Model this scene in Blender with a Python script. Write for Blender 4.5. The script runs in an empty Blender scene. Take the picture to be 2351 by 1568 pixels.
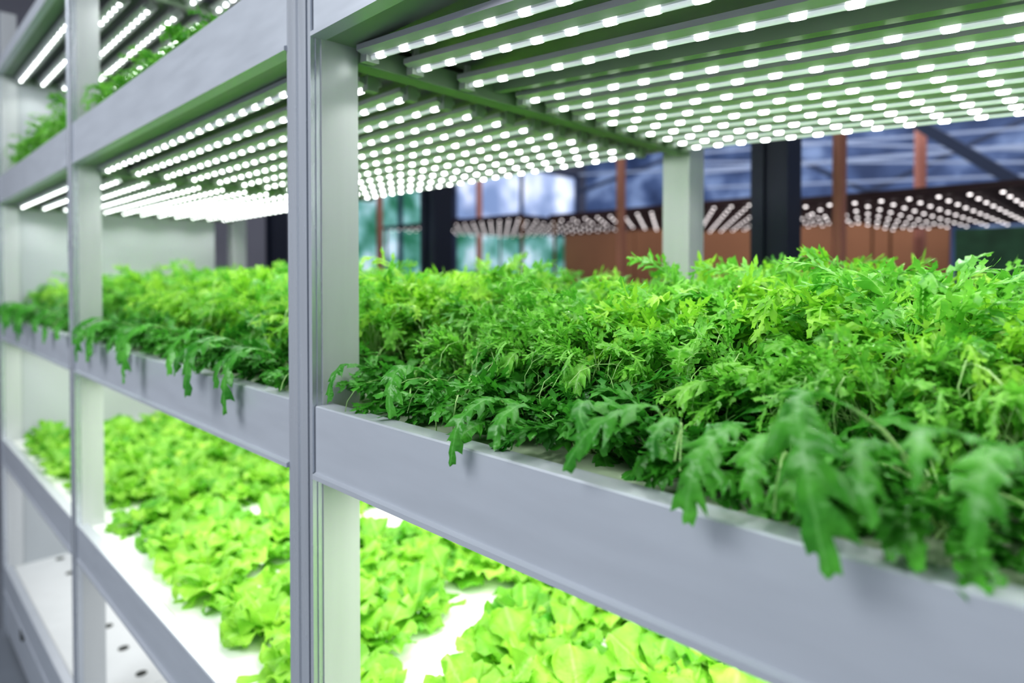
import bpy, math, random
from mathutils import Vector, Matrix
random.seed(7)
C = bpy.context.scene.collection
R = math.radians
H = 1.85                      # camera (and horizon) height above the floor
A0 = 45.56                    # angle between the view axis and the rack length

def ray(px): return R(A0) + math.atan((px-1175.5)/1466)
def xat(px, Y): return -Y/math.tan(ray(px))
def fwd(x, y): return -x*math.cos(R(A0)) + y*math.sin(R(A0))
def zat(py, x, y): return H + (635-py)/1466*fwd(x, y)

# ------------------------------------------------------------------ materials
def new_mat(name):
    m = bpy.data.materials.new(name); m.use_nodes = True
    nt = m.node_tree; b = nt.nodes['Principled BSDF']
    return m, nt, b
def paint(name, col, rough=.45, metal=0, var=.06, scale=6, emis=None, es=0, stretch=None):
    m, nt, b = new_mat(name)
    tc = nt.nodes.new('ShaderNodeTexCoord'); n = nt.nodes.new('ShaderNodeTexNoise')
    n.inputs['Scale'].default_value = scale; n.inputs['Detail'].default_value = 4
    if stretch:
        mp = nt.nodes.new('ShaderNodeMapping'); mp.inputs['Scale'].default_value = stretch
        nt.links.new(tc.outputs['Object'], mp.inputs[0]); nt.links.new(mp.outputs[0], n.inputs['Vector'])
    else: nt.links.new(tc.outputs['Object'], n.inputs['Vector'])
    mx = nt.nodes.new('ShaderNodeMix'); mx.data_type = 'RGBA'
    mx.inputs[6].default_value = tuple(c*(1-var) for c in col)+(1,)
    mx.inputs[7].default_value = tuple(min(1, c*(1+var)) for c in col)+(1,)
    nt.links.new(n.outputs['Fac'], mx.inputs[0]); nt.links.new(mx.outputs[2], b.inputs['Base Color'])
    b.inputs['Roughness'].default_value = rough; b.inputs['Metallic'].default_value = metal
    if stretch:
        rr = nt.nodes.new('ShaderNodeMapRange'); rr.inputs[3].default_value = rough-.06; rr.inputs[4].default_value = rough+.08
        nt.links.new(n.outputs['Fac'], rr.inputs[0]); nt.links.new(rr.outputs[0], b.inputs['Roughness'])
    if emis:
        b.inputs['Emission Color'].default_value = tuple(emis)+(1,); b.inputs['Emission Strength'].default_value = es
    return m
def leaf_mat(name, dark, light, rib, trans=.35, rough=.42, ribw=.80, nsc=22):
    m, nt, b = new_mat(name); L = nt.links
    out = nt.nodes['Material Output']
    tc = nt.nodes.new('ShaderNodeTexCoord'); n = nt.nodes.new('ShaderNodeTexNoise')
    n.inputs['Scale'].default_value = nsc; n.inputs['Detail'].default_value = 3
    L.new(tc.outputs['Object'], n.inputs['Vector'])
    oi = nt.nodes.new('ShaderNodeObjectInfo')
    ad = nt.nodes.new('ShaderNodeMath'); ad.operation = 'MULTIPLY_ADD'; ad.inputs[1].default_value = .45
    L.new(oi.outputs['Random'], ad.inputs[0]); 
    mp = nt.nodes.new('ShaderNodeMapRange'); mp.inputs[1].default_value = .32; mp.inputs[2].default_value = .68; mp.inputs[3].default_value = 0; mp.inputs[4].default_value = .7
    L.new(n.outputs['Fac'], mp.inputs[0]); L.new(mp.outputs[0], ad.inputs[2])
    mx = nt.nodes.new('ShaderNodeMix'); mx.data_type = 'RGBA'
    mx.inputs[6].default_value = dark+(1,); mx.inputs[7].default_value = light+(1,)
    L.new(ad.outputs[0], mx.inputs[0])
    sp = nt.nodes.new('ShaderNodeSeparateXYZ'); L.new(tc.outputs['UV'], sp.inputs[0])
    r = nt.nodes.new('ShaderNodeMapRange'); r.inputs[1].default_value = ribw; r.inputs[2].default_value = 1; r.inputs[3].default_value = 0; r.inputs[4].default_value = .6
    L.new(sp.outputs['X'], r.inputs[0])
    m2 = nt.nodes.new('ShaderNodeMix'); m2.data_type = 'RGBA'; m2.inputs[7].default_value = rib+(1,)
    L.new(r.outputs[0], m2.inputs[0]); L.new(mx.outputs[2], m2.inputs[6])
    L.new(m2.outputs[2], b.inputs['Base Color']); b.inputs['Roughness'].default_value = rough
    bp = nt.nodes.new('ShaderNodeBump'); bp.inputs['Strength'].default_value = .8; bp.inputs['Distance'].default_value = .004
    n2 = nt.nodes.new('ShaderNodeTexNoise'); n2.inputs['Scale'].default_value = 90
    L.new(tc.outputs['Object'], n2.inputs['Vector']); L.new(n2.outputs['Fac'], bp.inputs['Height']); L.new(bp.outputs['Normal'], b.inputs['Normal'])
    tr = nt.nodes.new('ShaderNodeBsdfTranslucent'); L.new(m2.outputs[2], tr.inputs['Color'])
    ms = nt.nodes.new('ShaderNodeMixShader'); ms.inputs[0].default_value = trans
    L.new(b.outputs[0], ms.inputs[1]); L.new(tr.outputs[0], ms.inputs[2]); L.new(ms.outputs[0], out.inputs['Surface'])
    return m
def glow(name, col, s):
    m, nt, b = new_mat(name)
    b.inputs['Base Color'].default_value = tuple(col)+(1,); b.inputs['Emission Color'].default_value = tuple(col)+(1,)
    b.inputs['Emission Strength'].default_value = s
    return m

M = {}
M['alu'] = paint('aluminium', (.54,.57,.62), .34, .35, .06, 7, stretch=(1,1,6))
M['alu_post'] = paint('post_aluminium', (.58,.61,.66), .26, .55, .05, 5, stretch=(10,10,.6))
M['alu_in'] = paint('post_side_white', (.58,.60,.61), .33, .2, .06, 5, stretch=(8,8,.6))
M['rail_in'] = paint('flange_green_bounce', (.26,.33,.25), .45, .05, .08, 6)  # green light bounced up from the foliage, put into the flange colour
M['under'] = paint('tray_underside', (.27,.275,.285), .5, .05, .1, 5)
M['cross'] = paint('crossbar_green', (.25,.32,.24), .45, .05, .08, 5)
M['panel'] = paint('end_panel', (.44,.47,.49), .4, 0, .05, 2)
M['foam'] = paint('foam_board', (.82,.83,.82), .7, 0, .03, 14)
M['foam_base'] = paint('foam_board_dimmed', (.66,.68,.68), .7, 0, .05, 14)  # white foam, darkened in colour to hold the lowest tier's brightness down
M['foam_green'] = paint('foam_board_green', (.44,.53,.37), .6, 0, .12, 14)  # greener and darker than the other foam boards
M['hole'] = paint('hole_dark', (.03,.035,.03), .8)
M['batten'] = paint('batten', (.52,.51,.57), .32, .25, .1, 12)
M['clip'] = paint('clip', (.45,.48,.46), .4, .1)
M['bead'] = glow('diode_white', (.97,1,.97), 10)
M['glass_tube'] = glow('tube_glow', (.78,.84,.86), .38)
M['bead_bg'] = glow('diode_far', (1,.93,.93), 2.6)
M['leaf_dark'] = leaf_mat('mustard_leaf', (.025,.20,.02), (.13,.48,.055), (.20,.50,.14), .32, .34)
M['leaf_mid'] = leaf_mat('mizuna_leaf', (.05,.31,.025), (.30,.69,.10), (.52,.80,.34), .40, .34)
M['leaf_far'] = leaf_mat('mizuna_leaf_lit', (.15,.47,.022), (.44,.77,.09), (.58,.80,.30), .42, .40)  # bright yellow-green light on the distant greens, put into the leaf colour
M['stem'] = leaf_mat('stem_pale', (.36,.64,.20), (.60,.84,.38), (.60,.84,.38), .25, .35)
M['lettuce'] = leaf_mat('lettuce_leaf', (.07,.38,.02), (.43,.77,.10), (.54,.82,.28), .42, .42, .86, 9)
M['lettuce_core'] = leaf_mat('lettuce_heart', (.28,.62,.04), (.58,.80,.13), (.60,.82,.30), .4, .5, .86, 9)
M['navy'] = paint('navy_column', (.010,.016,.04), .5, 0)
M['orange'] = paint('orange_pipe', (.54,.22,.16), .5)
M['brown'] = paint('brown_partition', (.36,.16,.08), .7, 0, .35, 1.2)
M['steel'] = paint('blue_steel', (.05,.07,.13), .5, .2)
M['steel_light'] = paint('pale_steel_glow', (.32,.38,.52), .5, .2, .1, 5, (.5,.6,.82), .2)  # faint emission lightens the steel, the roof tubes are no lamps
M['dark_red'] = paint('dark_red_panel', (.07,.03,.04), .6)
M['dkgreen'] = paint('dark_green_partition', (.025,.075,.035), .8, 0, .9, 5)
M['floor'] = paint('floor_concrete', (.22,.24,.27), .35, 0, .15, 3)
M['ceil'] = paint('ceiling_dark', (.03,.035,.07), .7, 0, .3, 1)
M['wall_l'] = paint('wall_grey', (.24,.24,.28), .6, 0, .2, 1)
def glazing(name, c1, c2, c3, sc, es):
    m, nt, b = new_mat(name); L = nt.links
    tc = nt.nodes.new('ShaderNodeTexCoord'); n = nt.nodes.new('ShaderNodeTexNoise'); n.inputs['Scale'].default_value = sc; n.inputs['Detail'].default_value = 3
    L.new(tc.outputs['Object'], n.inputs['Vector'])
    r = nt.nodes.new('ShaderNodeValToRGB'); e = r.color_ramp.elements
    e[0].position = .36; e[0].color = c1+(1,); e[1].position = .68; e[1].color = c3+(1,)
    k = e.new(.52); k.color = c2+(1,)
    L.new(n.outputs['Fac'], r.inputs[0]); L.new(r.outputs[0], b.inputs['Base Color']); L.new(r.outputs[0], b.inputs['Emission Color'])
    b.inputs['Emission Strength'].default_value = es; b.inputs['Roughness'].default_value = .6
    return m
M['glaz_blue'] = glazing('wall_glazing_blue', (.025,.042,.10), (.06,.095,.20), (.20,.27,.44), 1.9, .68)
M['glaz_teal'] = glazing('window_teal', (.02,.14,.08), (.14,.34,.32), (.52,.66,.76), 2.6, .75)
M['glaz_white'] = glazing('window_pale', (.18,.25,.42), (.42,.50,.70), (.85,.90,1), 1.6, .85)

# ------------------------------------------------------------------ mesh builder
class MB:
    def __init__(s): s.v=[]; s.f=[]; s.u=[]; s.m=[]
    def add(s, vs, fs, us=None, mi=0):
        o = len(s.v); s.v += [tuple(p) for p in vs]; s.u += (us or [(0,0)]*len(vs))
        for f in fs: s.f.append(tuple(i+o for i in f)); s.m.append(mi)
    def box(s, x0,x1,y0,y1,z0,z1, mi=0):
        s.add([(x0,y0,z0),(x1,y0,z0),(x1,y1,z0),(x0,y1,z0),(x0,y0,z1),(x1,y0,z1),(x1,y1,z1),(x0,y1,z1)],
              [(0,3,2,1),(4,5,6,7),(0,1,5,4),(1,2,6,5),(2,3,7,6),(3,0,4,7)], None, mi)
    def prism_x(s, prof, x0, x1, mi=0):
        n=len(prof); vs=[(x0,y,z) for y,z in prof]+[(x1,y,z) for y,z in prof]
        fs=[tuple(range(n)), tuple(range(2*n-1,n-1,-1))]+[(i,(i+1)%n+0,(i+1)%n+n,i+n)[::-1] for i in range(n)]
        s.add(vs,fs,None,mi)
    def prism_z(s, prof, z0, z1, mi=0):
        n=len(prof); vs=[(x,y,z0) for x,y in prof]+[(x,y,z1) for x,y in prof]
        fs=[tuple(range(n-1,-1,-1)), tuple(range(n,2*n))]+[(i,(i+1)%n,(i+1)%n+n,i+n) for i in range(n)]
        s.add(vs,fs,None,mi)
    def tube(s, p0, p1, r, n=10, r2=None, mi=0):
        p0=Vector(p0); p1=Vector(p1); d=(p1-p0).normalized(); a=d.orthogonal().normalized(); b=d.cross(a); r2=r if r2 is None else r2
        vs=[]
        for p,q in ((p0,r),(p1,r2)):
            for i in range(n):
                t=2*math.pi*i/n; vs.append(p+a*math.cos(t)*q+b*math.sin(t)*q)
        s.add(vs,[(i,(i+1)%n,(i+1)%n+n,i+n) for i in range(n)]+[tuple(range(n-1,-1,-1)),tuple(range(n,2*n))],None,mi)
    def ell(s, c, rx, ry, rz, n=8, k=5, mi=0):
        vs=[]; fs=[]
        for j in range(k+1):
            th=math.pi*j/k
            for i in range(n):
                ph=2*math.pi*i/n
                vs.append((c[0]+rx*math.cos(th), c[1]+ry*math.sin(th)*math.cos(ph), c[2]+rz*math.sin(th)*math.sin(ph)))
        for j in range(k):
            for i in range(n): fs.append((j*n+i,j*n+(i+1)%n,(j+1)*n+(i+1)%n,(j+1)*n+i))
        s.add(vs,fs,None,mi)
    def mesh(s, name, mats, smooth=False):
        me=bpy.data.meshes.new(name); me.from_pydata(s.v,[],s.f)
        uv=me.uv_layers.new(name='UVMap')
        for l in me.loops: uv.data[l.index].uv = s.u[l.vertex_index]
        for m in (mats if isinstance(mats,(list,tuple)) else [mats]): me.materials.append(m)
        me.polygons.foreach_set('material_index', s.m)
        me.polygons.foreach_set('use_smooth', [smooth]*len(s.f)); me.update()
        return me
    def build(s, name, mats, parent=None, smooth=False, bevel=0):
        if parent is not None:
            L=parent.location; s.v=[(x-L.x,y-L.y,z-L.z) for x,y,z in s.v]
        o=bpy.data.objects.new(name, s.mesh(name,mats,smooth)); C.objects.link(o)
        if parent is not None: o.parent=parent
        if bevel:
            b=o.modifiers.new('bevel','BEVEL'); b.width=bevel; b.segments=2; b.limit_method='ANGLE'
        return o
def tag(o, label, cat, group=None):
    o['label']=label; o['category']=cat
    if group: o['group']=group
    return o
def empty(name, loc, label, cat, group=None):
    o=bpy.data.objects.new(name,None); o.empty_display_size=.05; C.objects.link(o); o.location=loc
    return tag(o,label,cat,group)
def struct(name, mb, m, label=None):
    o=mb.build(name,m); o['kind']='structure'
    if label: o['label']=label
    return o
ORD=['first','second','third','fourth','fifth','sixth','seventh','eighth','ninth','tenth','eleventh','twelfth','thirteenth','fourteenth']

# ------------------------------------------------------------------ rack
PX=[(-1.012,-.925),(-2.62,-2.533),(-4.232,-4.145),(.60,.687)]     # post spans in x
YF=.5; YB=1.67; PD=.078
root=empty('growing_rack',(-1.8,1.1,0),'tall aluminium multi-tier growing rack with posts, front rails and trays','rack')
def post_prof(x0,x1,y0,y1):
    w=x1-x0; g=.006
    return [(x0,y0+.003),(x0+.1*w,y0+.003),(x0+.1*w,y0+g+.004),(x0+.15*w,y0+g+.004),(x0+.15*w,y0),(x0+.42*w,y0),(x0+.45*w,y0+.004),(x0+.49*w,y0+.004),(x0+.52*w,y0),
            (x0+.80*w,y0),(x0+.80*w,y0+g+.006),(x0+.87*w,y0+g+.006),(x0+.87*w,y0),(x1-.002,y0),(x1-.002,y0+.008),(x1,y0+.008),(x1,y1),(x0,y1)]
for i,(x0,x1) in enumerate(PX):
    b=MB(); b.prism_z(post_prof(x0,x1,YF-.004,YF+PD),0,H+1.35); o=b.build('post',[M['alu_post']],root)
    if i!=1:
        b=MB(); b.prism_z([(x0,YB),(x1,YB),(x1,YB+.09),(x0,YB+.09)],0,H+1.35); b.build('post',[M['alu_in']],root,bevel=.003)
for x0,x1 in PX[:3]:                 # inner white faces of the front posts
    b=MB(); b.box(x1,x1+.0025,YF+.012,YF+PD,0,H+1.35); b.build('post_cover',[M['alu_in']],root)
bays=[(-.925,.60),(-2.533,-1.012),(-4.145,-2.62)]
LV=[('top',1.10,1.03),('upper',.515,.375),('middle',-.203,-.318),('lower',-.835,-.955),('base',-1.49,-1.62)]
for nm,t,bt in LV:
    zt=H+t; zb=H+bt
    for x0,x1 in bays:
        b=MB()
        b.prism_x([(.5,zt-.002),(.502,zt),(.53,zt),(.534,zt-.004),(.534,zt-.013),(.52,zt-.015),(.52,zb),(.494,zb),(.494,zb+.007),(.5,zb+.010)][::-1],x0,x1)
        b.build('front_rail',[M['alu']],root)
        b=MB(); b.box(x0,x1,YB+.01,YB+.035,zb+.004,zt); b.build('back_rail',[M['alu']],root)
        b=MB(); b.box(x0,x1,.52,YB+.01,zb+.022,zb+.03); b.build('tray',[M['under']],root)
        b=MB(); b.box(x0,x1,.5201,.575,zb+.001,zb+.012); b.build('rail_flange',[M['rail_in']],root)
    for x0,x1 in PX:
        b=MB(); b.box(x1-.034,x1+.004,YF+PD,YB,zb-.024,zb+.012); b.build('crossbar',[M['cross']],root,bevel=.002)
for x0,x1 in bays:
    b=MB(); b.box(x0,x1,.505,.52,.03,H-1.62); b.build('plinth',[M['alu']],root)
b=MB(); xx=xat(40,.5); zz=zat(1462,xx,.5); b.tube((xx,.495,zz),(xx,.506,zz),.03,16); b.build('drain_socket',[M['hole']],root)
b=MB(); b.box(-4.16,-4.147,.578,1.56,.1,H+1.1); b.build('end_panel',[M['panel']],root)
x0,x1=bays[0]; b=MB(); yy=.885; d=.115; zz=H+.375; dz=.006
b.add([(x0,yy,zz-dz),(x1,yy,zz-dz-d),(x1,yy+.02,zz-dz-d),(x0,yy+.02,zz-dz),(x0,yy,zz+.015),(x1,yy,zz+.015-d),(x1,yy+.02,zz+.015-d),(x0,yy+.02,zz+.015)],
      [(0,3,2,1),(4,5,6,7),(0,1,5,4),(1,2,6,5),(2,3,7,6),(3,0,4,7)])
b.build('light_support_bar',[M['cross']],root)

# ------------------------------------------------------------------ planting boards
bayname=['right bay','middle bay','far left bay']
tier={'upper':'upper tier','middle':'middle tier','lower':'lower tier','base':'lowest empty tier'}
for nm,t,bt in LV[1:]:
    for i,(x0,x1) in enumerate(bays):
        z=H+t-.012
        r=empty('planting_board',((x0+x1)/2,1.1,z-.02),('greenish' if nm=='middle' else 'white')+' foam planting board in the %s, %s'%(tier[nm],bayname[i]),'planting board')
        b=MB(); e=.0415
        pl=[(x0+.004,.536),(x1-.004,.536),(x1-.004,.585),(x1+e,.585),(x1+e,YB-.004),(x0-e,YB-.004),(x0-e,.585),(x0+.004,.585)]
        b.prism_z(pl,z-.022,z)
        b.build('board',[M['foam_green'] if nm=='middle' else M['foam_base'] if nm=='base' else M['foam']],r)
        if nm=='base':
            y=.726
            while y<1.6:
                x=x1-.06
                while x>x0+.04:
                    hb=MB(); hb.tube((x,y,z-.001),(x,y,z+.0012),.02,12); hb.build('planting_hole',[M['hole']],r); x-=.235  # dark disc stands in for the shade inside the hole
                y+=.28

# ------------------------------------------------------------------ light tubes
TL=1.47; NB=23
b=MB()
for i in range(NB): b.ell((-TL/2+.035+i*(TL-.07)/(NB-1),0,-.008),.0195,.0054,.0050)
me_bead=b.mesh('diode_row',[M['bead']],True)
b=MB(); b.prism_x([(-.025,.008),(.025,.008),(.025,-.001),(.010,-.006),(-.010,-.006),(-.025,-.001)],-TL/2,TL/2); me_bat=b.mesh('batten',[M['batten']])
b=MB(); b.tube((-TL/2+.01,0,-.008),(TL/2-.01,0,-.008),.0042,8); me_gl=b.mesh('tube',[M['glass_tube']],True)
b=MB(); b.box(-TL/2-.008,-TL/2+.01,-.012,.012,-.016,.012); b.box(-TL/2-.004,-TL/2+.004,-.005,.005,.010,.03); me_cap=b.mesh('end_cap',[M['clip']])
def light_tube(x0,y,z,tilt,label,group):
    r=empty('led_tube_light',(x0+TL/2*math.cos(tilt),y,z-TL/2*math.sin(tilt)),label,'light tube',group); r.rotation_euler=(0,tilt,0)
    for n,me in (('batten',me_bat),('diode_row',me_bead),('tube',me_gl),('end_cap',me_cap)):
        o=bpy.data.objects.new(n,me); C.objects.link(o); o.parent=r
    o=bpy.data.objects.new('end_cap',me_cap); C.objects.link(o); o.parent=r; o.rotation_euler=(0,0,math.pi)
ys=[.588,.68,.80,.955,1.045,1.135,1.22,1.30,1.38,1.46,1.535,1.61]
yl=[.588+.092*k for k in range(12)]
for i,(x0,x1) in enumerate(bays):
    for k,y in enumerate(ys if i==0 else yl):
        light_tube(x0+.022,y,H+.366,R(4.3-.15*k) if i==0 else 0,'white LED tube, middle tier, %s, %s back from the front rail'%(bayname[i],ORD[k]),'LED tubes over the middle tier')
for i in (1,2):
    x0,x1=bays[i]
    for k,y in enumerate(yl):
        light_tube(x0+.022,y,H+1.012,0,'white LED tube, upper tier, %s, %s back from the front rail'%(bayname[i],ORD[k]),'LED tubes over the upper tier')

# ------------------------------------------------------------------ leaves
def spine(base, az, L, e0, e1, ts, bend, side):
    p=Vector(base); out=[]; last=0; up=Vector((0,0,1))
    for t in ts:
        e=e0+(e1-e0)*(t**bend); a=az+side*t
        d=Vector((math.cos(a),math.sin(a),0))
        T=d*math.cos(e)+up*math.sin(e); p=p+T*(t-last)*L; last=t
        S=Vector((-d.y,d.x,0)); N=T.cross(S)
        out.append((t,p.copy(),T,S,N))
    return out
def path_spine(P, ts):
    """points along a smooth curve through P, spaced by length"""
    P=[Vector(p) for p in P]; P=[P[0]*2-P[1]]+P+[P[-1]*2-P[-2]]; dense=[]
    for i in range(1,len(P)-2):
        a,b_,c,d=P[i-1],P[i],P[i+1],P[i+2]
        for k in range(14):
            t=k/14; dense.append(.5*((2*b_)+(c-a)*t+(2*a-5*b_+4*c-d)*t*t+(3*b_-a-3*c+d)*t**3))
    dense.append(P[-2]); cum=[0]
    for i in range(1,len(dense)): cum.append(cum[-1]+(dense[i]-dense[i-1]).length)
    tot=cum[-1]; out=[]; h=(P[-2]-P[1]); d=Vector((h.x*.5,h.y,0)).normalized(); S0=Vector((-d.y,d.x,0))
    for t in ts:
        s=t*tot; i=0
        while i<len(cum)-2 and cum[i+1]<s: i+=1
        f=(s-cum[i])/max(1e-6,cum[i+1]-cum[i]); p=dense[i].lerp(dense[i+1],min(1,f)); T=(dense[min(i+2,len(dense)-1)]-dense[max(i-1,0)]).normalized()
        S=(S0-T*S0.dot(T)).normalized(); out.append((t,p,T,S,T.cross(S)))
    return out
def petiole(sb, pts, pw):
    vs=[];fs=[];us=[]
    for k,(t,q,T,S,N) in enumerate(pts):
        w=pw*(1.25-.6*t); vs+=[q-S*w,q+S*w,q-N*w*.9]; us+=[(.2,t)]*3
    for k in range(len(pts)-1):
        a=k*3; fs+=[(a,a+1,a+4,a+3),(a+1,a+2,a+5,a+4),(a+2,a,a+3,a+5)]
    sb.add(vs,fs,us)
def leaf(b, sb, base, az, L, W, e0, e1, lobes, depth, pet, rnd, fold=.25, pw=.0022, sweep=.5, bend=1.2, side=0, tip=1.4, path=None):
    """lobed leaf: deep cuts low on the blade, a broad toothed end"""
    n1=5; n2=lobes*4+2
    ts=[pet*i/n1 for i in range(n1)]+[pet+(1-pet)*i/n2 for i in range(n2+1)]
    pts=path_spine(path,ts) if path else spine(base,az,L,e0,e1,ts,bend,side); petiole(sb,pts[:n1+2],pw)
    vs=[];fs=[];us=[]; ph=rnd.uniform(0,6); lr=[[rnd.uniform(.7,1.3) for _ in range(lobes+2)] for s in (0,1)]
    for j in range(n2+1):
        t,q,T,S,N=pts[n1+j]; tt=j/n2
        env=max(0,math.sin(math.pi*min(1,.04+.96*tt**tip)))**.7
        dp=min(.94,depth*(1.45-.9*tt))
        lw=[]
        for si,sgn in enumerate((-1,1)):
            g=(j+2*si)%4; prof=(0,.62,1.0,.45)[g]; k=(j+2*si)//4
            w=W*env*((1-dp)+dp*prof*lr[si][min(k,lobes)]) if j<n2 else .0004
            sw=(0,.35,.9,.5)[g]*sweep*w
            rip=math.sin(ph+j*1.1+sgn*1.5)*.38*w
            ed=q+S*sgn*w*math.cos(fold)+N*(w*math.sin(fold)+rip-w*.35)+T*sw
            md=q+S*sgn*w*.45*math.cos(fold)+N*(w*.45*math.sin(fold)+.12*w)+T*sw*.35
            lw.append((ed,md))
        vs+=[lw[0][0],lw[0][1],q,lw[1][1],lw[1][0]]; us+=[(0,tt),(.5,tt),(1,tt),(.5,tt),(0,tt)]
    for j in range(n2):
        for i in range(4):
            a=j*5+i; fs.append((a,a+1,a+6,a+5))
    b.add(vs,fs,us)
def fringe(b, sb, base, az, L, W, e0, e1, nl, pet, rnd, bend=1.3, side=0, pw=.0016, lw=.0029):
    """feathery leaf: thin rachis with curled, toothed narrow lobes"""
    n1=5; n2=nl*2
    ts=[pet*i/n1 for i in range(n1)]+[pet+(1-pet)*i/n2 for i in range(n2+1)]
    pts=spine(base,az,L,e0,e1,ts,bend,side); petiole(sb,pts[:n1+2],pw)
    vs=[];fs=[];us=[]
    for j in range(n2+1):
        t,q,T,S,N=pts[n1+j]; w=.0040*(1-.5*j/n2)
        vs+=[q-S*w,q+N*.001,q+S*w]; us+=[(.3,t),(1,t),(.3,t)]
    for j in range(n2):
        a=j*3; fs+=[(a,a+1,a+4,a+3),(a+1,a+2,a+5,a+4)]
    b.add(vs,fs,us)
    for j in range(1,n2+1):
        t,q,T,S,N=pts[n1+j]; tt=j/n2; env=math.sin(math.pi*(.12+.72*tt))**.8
        for sgn in (-1,1):
            if rnd.random()<.06: continue
            l=W*env*rnd.uniform(.65,1.3); sw=R(rnd.uniform(24,58)); D=(S*sgn*math.cos(sw)+T*math.sin(sw)+N*rnd.uniform(-.2,.5)).normalized()
            X=(T*math.cos(sw)-S*sgn*math.sin(sw)); cur=rnd.uniform(-1.6,.9); p=q.copy(); vs=[];us=[];fs=[]
            for k,wd in enumerate((.9,1.35,.6,1.7,.7,.1)):
                w=lw*wd*rnd.uniform(.8,1.2)
                vs+=[p-X*w+D*w*.5,p+X*w*1.1+D*w*.8]; us+=[(.35,k/5),(.1,k/5)]
                D=(D+N*cur*.32+T*.14).normalized(); p=p+D*l/5
            for k in range(5): fs.append((2*k,2*k+1,2*k+3,2*k+2))
            b.add(vs,fs,us)
def thread(sb, base, az, L, e0, e1, bend, side, w0=.0013):
    pts=spine(base,az,L,e0,e1,[i/10 for i in range(11)],bend,side); petiole(sb,pts,w0)

def mizuna(rnd, kind, arcs=()):
    b=MB(); sb=MB(); U=rnd.uniform
    if kind=='front':
        for i in range(28):
            az=2.399*i+U(-.4,.4); q=i/28
            fr=math.sin(az)<-.1
            L=U(.12,.20)*(.70 if fr else 1.12); e0=R(U(45,80)); e1=R(U(-50,-10)) if fr else R(U(-90,-20))
            base=(U(-.012,.012),U(-.012,.012),0)
            if rnd.random()<.36: leaf(b,sb,base,az,L,U(.015,.024),e0,e1,rnd.randint(4,6),U(.6,.75),U(.3,.42),rnd,U(.0,.4),.0021,U(.5,1.0),U(.9,1.5),U(-.5,.5))
            else: fringe(b,sb,base,az,L*1.08,U(.020,.032),e0,e1,rnd.randint(7,9),U(.28,.4),rnd,U(1,1.6),U(-.7,.7),.0018,.0034)
        for i in range(8):
            az=U(0,6.28)
            leaf(b,sb,(0,0,0),az,U(.06,.09),U(.012,.018),R(U(15,50)),R(U(-40,0)),3,.6,.3,rnd,.1,.002,.7,1.2,U(-.5,.5))
        for i in range(4): thread(sb,(0,0,0),U(0,6.28),U(.14,.20),R(U(55,80)),R(U(-120,-40)),1.6,U(-1,1),.0014)
    else:
        n=32
        for i in range(n):
            az=2.399*i+U(-.5,.5); q=i/n
            L=U(.20,.31)*(1.05-.3*q); e0=R(U(66,89)); e1=R(U(-110,10))
            base=(U(-.02,.02),U(-.02,.02),0)
            if rnd.random()<.80: fringe(b,sb,base,az,L,U(.020,.036),e0,e1,rnd.randint(8,11),U(.42,.56),rnd,U(1.8,3.2),U(-.8,.8))
            else: leaf(b,sb,base,az,L*.92,U(.018,.029),e0,e1,rnd.randint(6,8),U(.72,.88),U(.5,.6),rnd,U(0,.5),.0021,U(.7,1.4),U(1.8,3),U(-.6,.6))
        for i in range(14):      # pale arching stalks
            az=U(0,6.28)
            thread(sb,(U(-.03,.03),U(-.03,.03),0),az,U(.20,.31),R(U(65,88)),R(U(-160,-40)),U(1.8,3),U(-1.6,1.6),U(.0010,.0016))
        for i in range(12):
            az=U(0,6.28)
            fringe(b,sb,(U(-.03,.03),U(-.03,.03),0),az,U(.20,.29),.018,R(U(68,88)),R(U(-170,-20)),7,.55,rnd,2.8,U(-1.2,1.2),.0015,.0017)
    for (path,W,lob) in arcs:
        leaf(b,sb,None,0,0,W,0,0,lob+2,.80,.40,rnd,.05,.0026,1.1,1,0,1.25,path)
    return b,sb

ztop=H-.203-.012
FX=[-.845,-.725,-.605,-.485,-.36,-.235,-.11,.02]
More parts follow.
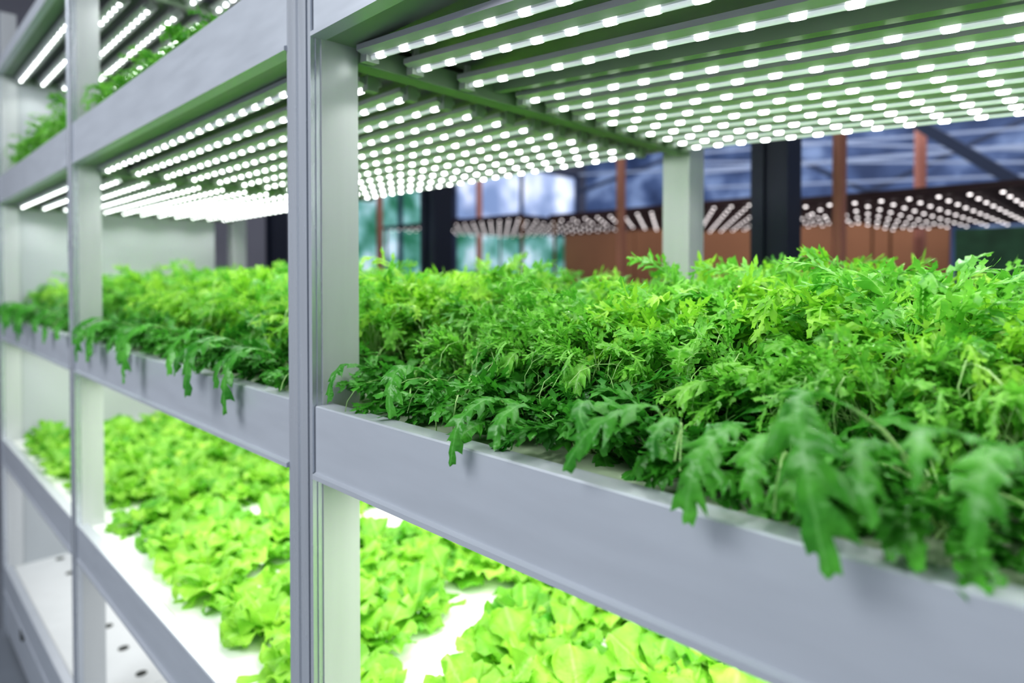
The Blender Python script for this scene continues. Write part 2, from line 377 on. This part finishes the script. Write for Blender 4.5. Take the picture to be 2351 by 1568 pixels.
# leaves that arch over the rail: plant, apex (px,py), tip (px,py), distance of the tip from the rail plane, half width, lobes
ARC=[(0,(800,835),(750,928),.488,.014,3),(1,(930,840),(895,962),.482,.021,4),(2,(1120,915),(1032,1072),.476,.016,5),(2,(1190,930),(1135,1035),.480,.015,4),
     (4,(1480,930),(1292,1082),.474,.017,5),(4,(1540,960),(1500,1060),.48,.013,4),(5,(1680,985),(1572,1205),.468,.022,5),(3,(1340,920),(1360,1010),.482,.013,4),
     (5,(1760,1000),(1735,1165),.474,.015,4),(6,(1850,900),(1908,1335),.458,.028,5),(6,(1990,1010),(2012,1222),.468,.015,4),(5,(1640,1010),(1660,1110),.474,.012,4),
     (7,(2310,1030),(2235,1270),.462,.019,5),(7,(2150,985),(2105,1130),.474,.013,5)]
for k,x in enumerate(FX):
    rnd=random.Random((100+k) if k<7 else 219); py_=.63 if k<7 else .65; arcs=[]; base=Vector((x,py_,ztop))
    for (pk,(ax,ay),(tx,ty),yt,W,lob) in ARC:
        if pk!=k: continue
        ya=.53; A=Vector((xat(ax,ya),ya,zat(ay,xat(ax,ya),ya))); T_=Vector((xat(tx,yt),yt,zat(ty,xat(tx,yt),yt)))
        rise=base.lerp(A,.45); rise.z=ztop+(A.z-ztop)*.72
        sh=A.lerp(T_,.5); sh.y=yt+.012; sh.z=A.z+(T_.z-A.z)*.30
        arcs.append(([Vector((0,0,0)),rise-base,A-base,sh-base,T_-base],W,lob))
    b,sb=mizuna(rnd,'front',arcs)
    r=empty('mustard_plant',(x,py_,ztop),'drooping mustard green plant, %s to the right of the near post, front row'%ORD[k],'leafy plant','front row greens on the middle tier')
    o=bpy.data.objects.new('foliage',b.mesh('foliage',[M['leaf_dark']],True)); C.objects.link(o); o.parent=r
    o=bpy.data.objects.new('stems',sb.mesh('stems',[M['stem']],True)); C.objects.link(o); o.parent=r
def protos(kind,n,seed,mat,drs=((),)):
    out=[]
    for k in range(n):
        rnd=random.Random(seed+k); b,sb=mizuna(rnd,kind,drs[k%len(drs)])
        out.append((b.mesh('foliage',[M[mat]],True), sb.mesh('stems',[M['stem']],True)))
    return out
def arc(dx,drop,W,up=.08,lob=3): return ([Vector((0,0,0)),Vector((dx*.25,-.04,up*.75)),Vector((dx*.6,-.095,up)),Vector((dx*.9,-.143,up*.62)),Vector((dx,-.153,-drop))],W,lob)
P_front=protos('front',7,300,'leaf_dark',([arc(.03,.02,.022),arc(-.04,-.01,.024)],[arc(0,.0,.024,.09)],(),[arc(-.05,.03,.024)],(),[arc(.02,.045,.024),arc(-.03,.0,.020)],[arc(.05,.0,.024)]))
P_mid=protos('mid',9,400,'leaf_mid')
P_far=protos('mid',6,500,'leaf_far')
def put(proto,name,loc,rot,sc,label,group):
    r=empty(name,loc,label,'leafy plant',group); r.rotation_euler=(random.uniform(-.08,.08),random.uniform(-.08,.08),rot) if name=='mizuna_plant' else (0,0,rot); r.scale=(sc,sc,sc*random.uniform(.92,1.08))
    for n,me in (('foliage',proto[0]),('stems',proto[1])):
        o=bpy.data.objects.new(n,me); C.objects.link(o); o.parent=r
SP=.122
rowsr=[.62,.74,.85,.96,1.08,1.2,1.32,1.44,1.56]
def hump(x,y): return .07*math.sin(x*7.3+y*3.1+1.0)+.06*math.sin(x*13+y*9)
for ri,y in enumerate(rowsr):
    if ri>0:
        for k in range(10):
            x=-.98+SP*k+random.uniform(-.025,.025)+(SP/2 if ri%2 else 0)
            if x>.22 or (ri==1 and x<-.9): continue
            lab=('frilly mizuna plant, %s row back, %s from the left in the right bay'%(ORD[ri],ORD[k])) if ri<3 else 'frilly bright green plant in the dense rear rows right of the near post'
            pr=P_mid if (random.random()<.92-.08*ri) else P_far
            sc=(random.uniform(.92,1.08)+(hump(x,y) if ri>2 else 0))*(.74,.76,.88,.98,1.02,1.05,1.07,1.07,1.07)[ri]
            put(pr[random.randrange(len(pr))],'mizuna_plant',(x,y+random.uniform(-.015,.015),ztop),random.uniform(0,6.28),sc,lab,'frilly greens, %s row of the right bay'%ORD[ri] if ri<3 else 'rear row greens, right bay')
for bi in (1,2):
    x0,x1=bays[bi]
    n=11
    for ri,y in enumerate(rowsr):
        for k in range(n):
            x=x1-.07-k*(x1-x0-.08)/(n-1)+random.uniform(-.02,.02)
            if ri==0:
                put(random.choice(P_front),'mustard_plant',(max(x,x0+.05),y,ztop),random.uniform(-.12,.12),random.uniform(.98,1.15),'green plant drooping over the rail in the %s, %s from its right post'%(bayname[bi],ORD[k]),'front row greens on the middle tier')
            else:
                pr=P_mid if random.random()<.5 else P_far
                put(random.choice(pr),'mizuna_plant',(x,y,ztop),random.uniform(0,6.28),(random.uniform(.94,1.10)+hump(x,y))*(.82 if ri==1 else 1.0),'bushy green plant in the dense rear rows of the %s'%bayname[bi],'dense rows of greens, '+bayname[bi])
# upper tier greens
zu=H+.515-.012
for bi in (1,2):
    x0,x1=bays[bi]
    for ri,y in enumerate([.64,.75,.87]):
        for k in range(11):
            x=x1-.06-k*(x1-x0-.12)/10+random.uniform(-.03,.03)
            if x>-1.55: continue
            put(random.choice(P_mid),'mizuna_plant',(x,y,zu),random.uniform(0,6.28),random.uniform(.68,.88)*(1.08 if x<-2.6 else .88),'small leafy plant poking over the upper tier rail in the %s'%bayname[bi],'upper tier greens, '+bayname[bi])

# ------------------------------------------------------------------ lettuce
def let_leaf(b,az,L,W,e0,e1,rnd):
    n=12; m=10; d=Vector((math.cos(az),math.sin(az),0)); S=Vector((-d.y,d.x,0)); up=Vector((0,0,1))
    p=d*.006; vs=[];us=[];fs=[]; ph=rnd.uniform(0,6); fr=rnd.uniform(8,11)
    for j in range(n+1):
        t=j/n; e=e0+(e1-e0)*t; T=d*math.cos(e)+up*math.sin(e); p=p+T*L/n; N=T.cross(S)
        if N.z<0: N=-N
        w=W*(.16+.95*math.sin(min(1,t*1.02)*math.pi*.5)**1.4)*(1 if t<.8 else math.sqrt(max(0,1-((t-.8)/.24)**2)))
        for i in range(m+1):
            u=-1+2*i/m
            r=(u*u)*.26*W*math.sin(ph+fr*t+u*2)+(t**2)*.18*W*math.sin(ph*2+6*u)+.03*W*math.sin(19*t+8*u+ph)
            q=p+S*u*w*(1-.08*abs(math.sin(fr*t*1.3)))+N*(r+abs(u)*w*.26)-up*(u*u*w*.12)
            if t>.9: q=q-T*(u*u)*L*.07
            vs.append(q); us.append((1-abs(u),t))
    for j in range(n):
        for i in range(m):
            a=j*(m+1)+i; fs.append((a,a+1,a+m+2,a+m+1))
    b.add(vs,fs,us)
P_let=[]
for k in range(8):
    rnd=random.Random(900+k); b=MB(); c=MB()
    for i in range(12):
        let_leaf(b,2.399*i+rnd.uniform(-.4,.4),rnd.uniform(.10,.155)*(1-.012*i),rnd.uniform(.046,.068),R(16+3.4*i+rnd.uniform(-8,10)),R(-24+4.8*i+rnd.uniform(-16,16)),rnd)
    for i in range(4):
        let_leaf(c,2.399*i+1+rnd.uniform(-.25,.25),rnd.uniform(.055,.08),rnd.uniform(.026,.038),R(54+4*i),R(5+9*i),rnd)
    P_let.append((b.mesh('outer_leaves',[M['lettuce']],True),c.mesh('heart_leaves',[M['lettuce_core']],True)))
zl=H-.835-.012
GAPS=[(-1.16,1.13,.095),(-1.12,.88,.10),(-.86,1.20,.09),(-2.2,1.0,.085),(-1.85,1.25,.075),(-1.75,.85,.075)]
for bi,(x0,x1) in enumerate(bays):
    ncol=11
    for ri in range(7):
        y=.675+ri*.152
        for k in range(ncol):
            x=x0+.02+k*(x1-x0+.04)/(ncol-1)+random.uniform(-.02,.02)+(.035 if ri%2 else -.035)
            if x>.1 or x<-4.05: continue
            if y<.75 and (x>x1-.04 or x<x0+.02): continue
            if any(math.hypot(x-gx,y-gy)<gr for gx,gy,gr in GAPS): continue
            pr=random.choice(P_let)
            lab='loose leaf lettuce at the lower tier front edge, %s, %s from left'%(bayname[bi],ORD[k]) if ri==0 else 'bright yellow green lettuce in the inner rows of the lower tier, %s'%bayname[bi]
            r=empty('lettuce',(x,y+random.uniform(-.02,.02),zl),lab,'lettuce','lettuces at the front edge of the lower tier' if ri==0 else 'inner row lettuces, '+bayname[bi])
            s=random.uniform(.74,.96); r.rotation_euler=(random.uniform(-.12,.12),random.uniform(-.12,.12),random.uniform(0,6.28)); r.scale=(s,s,s)
            for n,me in (('outer_leaves',pr[0]),('heart_leaves',pr[1])):
                o=bpy.data.objects.new(n,me); C.objects.link(o); o.parent=r

# ------------------------------------------------------------------ background hall
b=MB(); b.box(-10,4,-3,9.3,-.05,0); struct('floor',b,M['floor'])
b=MB(); b.box(-10,4,-3,9.3,H+2.9,H+3.0); struct('ceiling',b,M['ceil'])
b=MB(); b.box(-10,4,9,9.1,0,H+2.9); struct('wall_back',b,M['glaz_blue'])
b=MB(); b.box(-7.1,-7,-3,9,0,H+2.9); struct('wall_left',b,M['wall_l'])
XL=-7
def win(n,px0,px1,py0,py1,X,m):      # windows in the left wall
    ya=-X*math.tan(ray(px0)); yb=-X*math.tan(ray(px1)); ym=(ya+yb)/2
    z1=zat(py0,X,ym); z0=zat(py1,X,ym)
    b=MB(); b.box(X-.02,X,ya,yb,z0,z1); o=struct('window_%d'%n,b,m)
    f=MB()
    for k in (0,2,4):
        y=ya+(yb-ya)*k/4; f.box(X+.001,X+.05,y-.02,y+.02,z0,z1)
    f.box(X+.001,X+.05,ya-.03,yb+.03,z1-.05,z1); f.box(X+.001,X+.05,ya-.03,yb+.03,z0,z0+.05)
    fo=f.build('window_frame',[M['steel']]); fo.parent=o
win(1,780,1035,425,650,XL+.05,M['glaz_teal'])
win(2,1042,1320,380,520,XL+.05,M['glaz_white'])
win(3,1042,1320,528,660,XL+.05,M['glaz_teal'])
PY=8.2; xa=xat(1295,PY); xb=xat(2180,PY); xm=(xa+xb)/2; pz=zat(512,xat(1700,PY),PY)
xa=max(xa,-6.9)
pr=empty('partition_wall',(xm,8.25,0),'long brown partition wall across the hall behind the orange pipes','partition')
n=3
for k in range(n):
    x0=xa+(xb-xa)*k/n; x1=xa+(xb-xa)*(k+1)/n
    b=MB(); b.box(x0+.003,x1-.003,PY,8.26,0,pz); b.build('panel',[M['brown']],pr)
b=MB(); b.box(xa,xb,8.19,8.27,pz,pz+.08); b.build('cap_rail',[M['dark_red']],pr)
sx0=xat(2185,8.0)
sr=empty('hedge_screen',(sx0+1,8.0,0),'dark green screen at the right end of the brown partition','screen')
for k in range(3):
    b=MB(); b.box(sx0+k*.9+.02,sx0+(k+1)*.9-.02,8.0,8.06,0,zat(520,xat(2300,8),8)); b.build('panel',[M['dkgreen']],sr)
for k,px in enumerate((1780,1002,637)):
    x=xat(px,2.5); b=MB()
    pf=[(x-.07,2.43),(x-.02,2.43),(x-.02,2.445),(x+.02,2.445),(x+.02,2.43),(x+.07,2.43),(x+.07,2.57),(x-.07,2.57)]
    b.prism_z(pf,0,H+2.9); o=b.build('steel_column',[M['navy']])
    tag(o,['dark navy steel column seen right of the rack back post','dark navy steel column seen between the near post and the rack back post','dark navy steel column seen just left of the near post'][k],'column')
for px,Y,lab in ((1425,3.4,'orange vertical pipe just left of the rack back post'),(1925,3.2,'orange vertical pipe right of the navy column'),(872,3.4,'orange vertical pipe just right of the near post'),(1100,6.2,'distant orange pipe in front of the pale window'),(2110,6.2,'distant orange pipe rising above the right hand partition')):
    x=xat(px,Y); r=empty('orange_pipe',(x,Y,0),lab,'pipe')
    b=MB(); b.tube((x,Y,0),(x,Y,H+2.9),.03 if Y<4 else .045,16); b.build('pipe',[M['orange']],r,True)
    b=MB(); b.tube((x,Y,0),(x,Y,.02),.08,16); b.build('base_plate',[M['orange']],r,True)
def beam(p0,p1,w,m,label,name='roof_brace'):
    b=MB(); b.tube(p0,p1,w,4); o=b.build(name,[m]); tag(o,label,'roof brace'); return o
def P(px,py,Y): x=xat(px,Y); return (x,Y,zat(py,x,Y))
beam(P(2080,270,6),P(2420,470,6),.06,M['steel'],'dark diagonal roof brace at the right edge')
beam(P(1600,260,7.5),P(1990,440,7.5),.035,M['steel'],'thin dark diagonal brace behind the navy column')
beam(P(1990,440,7.6),P(2400,250,7.6),.03,M['steel'],'thin dark rising brace at the right behind the orange pipe')
beam(P(1330,440,7.6),P(1620,330,7.6),.03,M['steel'],'thin dark rising brace left of the rack back post')
for k,(a,c) in enumerate((((1610,395),(2400,330)),((1610,350),(2400,290)),((1330,400),(1740,380)),((1620,430),(2400,400)),((1610,372),(2400,372)),((1610,320),(2400,345)))):
    beam(P(a[0],a[1],7.0),P(c[0],c[1],7.0),.016 if k else .024,M['steel_light'],'pale horizontal roof tube, %s of the tubes crossing the hall'%ORD[k],'roof_tube')
def canopy(x0,x1,y0,y1,z,label,nr):
    r=empty('light_canopy',((x0+x1)/2,(y0+y1)/2,z),label,'light canopy','distant lit growing canopies')
    b=MB(); b.box(x0,x1,y0,y1,z+.03,z+.04); b.build('top_panel',[M['dark_red']],r)
    b=MB(); b.box(x0,x1,y0-.01,y0,z+.02,z+.05); b.build('edge_bar',[M['dark_red']],r)
    b=MB(); b.box(x0,x1,y1,y1+.01,z+.02,z+.05); b.build('edge_bar',[M['dark_red']],r)
    for k in range(nr):
        y=y0+.08+(y1-y0-.16)*k/(nr-1); b=MB(); n=int((x1-x0)/.12)
        for i in range(n): b.ell((x0+.06+i*.12,y,z+.01),.010,.008,.006,6,4)
        b.build('light_row',[M['bead_bg']],r,True)
    for x in (x0+.03,x1-.03):
        for y in (y0+.03,y1-.03):
            b=MB(); b.tube((x,y,0),(x,y,z+.03),.011,6); b.build('leg',[M['brown']],r)
canopy(-1.45,.8,3.45,5.8,H+.365,'distant lit light canopy at the right, behind the orange pipe',11)
canopy(-3.4,-1.6,3.9,6.1,H+.45,'distant lit light canopy behind the rack back post',11)
canopy(-5.9,-3.8,4.0,5.8,H+.50,'distant lit light canopy in front of the teal windows',8)

# ------------------------------------------------------------------ light
def area(name,loc,rot,sx,sy,p,col):
    l=bpy.data.lights.new(name,'AREA'); l.shape='RECTANGLE'; l.size=sx; l.size_y=sy; l.energy=p; l.color=col
    o=bpy.data.objects.new(name,l); C.objects.link(o); o.location=loc; o.rotation_euler=rot; return o
for i,(x0,x1) in enumerate(bays):
    area('lower_tier_lamp',((x0+x1)/2,1.1,H-.335),(0,0,0),x1-x0-.1,1.0,(21,16,12)[i],(1,1,.95))
    area('base_tier_lamp',((x0+x1)/2,1.1,H-.97),(0,0,0),x1-x0-.1,1.0,5.5,(1,1,.98))
# added unseen spots that carry the tubes' light down to the crops
sl=bpy.data.lights.new('tube_fill_spot','SPOT'); sl.energy=1.25; sl.spot_size=R(150); sl.spot_blend=.7; sl.shadow_soft_size=.004; sl.color=(.99,1,.97)
def tube_spots(x0,x1,z,tilt,nx,ny):
    for a in range(nx):
        for c in range(ny):
            x=x0+.14+(x1-x0-.28)*a/(nx-1); y=.65+.90*c/(ny-1)
            o=bpy.data.objects.new('tube_fill_spot',sl); C.objects.link(o); o.location=(x,y,z-(x-x0)*tilt)
for i,(x0,x1) in enumerate(bays):
    tube_spots(x0,x1,H+.345,.07 if i==0 else 0,6,5)
for i in (1,2):
    x0,x1=bays[i]; tube_spots(x0,x1,H+.99,0,4,3)
area('aisle_fill',(-2.0,-2.2,H+2.2),(R(50),0,R(2)),3,1.5,135,(.94,.97,1))  # added fill light for the rack fronts, no known lamp
area('hall_fill',(-2.5,6.0,H+2.8),(0,0,0),6,3,160,(.90,.92,1))  # added fill that brightens the background hall, no known lamp
w=bpy.data.worlds.new('World'); bpy.context.scene.world=w; w.use_nodes=True
bg=w.node_tree.nodes['Background']; bg.inputs[0].default_value=(.62,.67,.75,1); bg.inputs[1].default_value=.65
vs=bpy.context.scene.view_settings; vs.view_transform='Standard'
try: vs.look='Medium High Contrast'
except Exception as e: print('LOOK',e)

# ------------------------------------------------------------------ camera
cd=bpy.data.cameras.new('Camera'); cam=bpy.data.objects.new('Camera',cd); C.objects.link(cam)
cam.location=(0,0,H); cam.rotation_euler=(R(89),0,R(90-A0)); cd.sensor_width=36; cd.lens=1466/2351*36
cd.shift_y=-122/2351; cd.clip_start=.02
cd.dof.use_dof=True; cd.dof.focus_distance=.84; cd.dof.aperture_fstop=2.1
bpy.context.scene.camera=cam
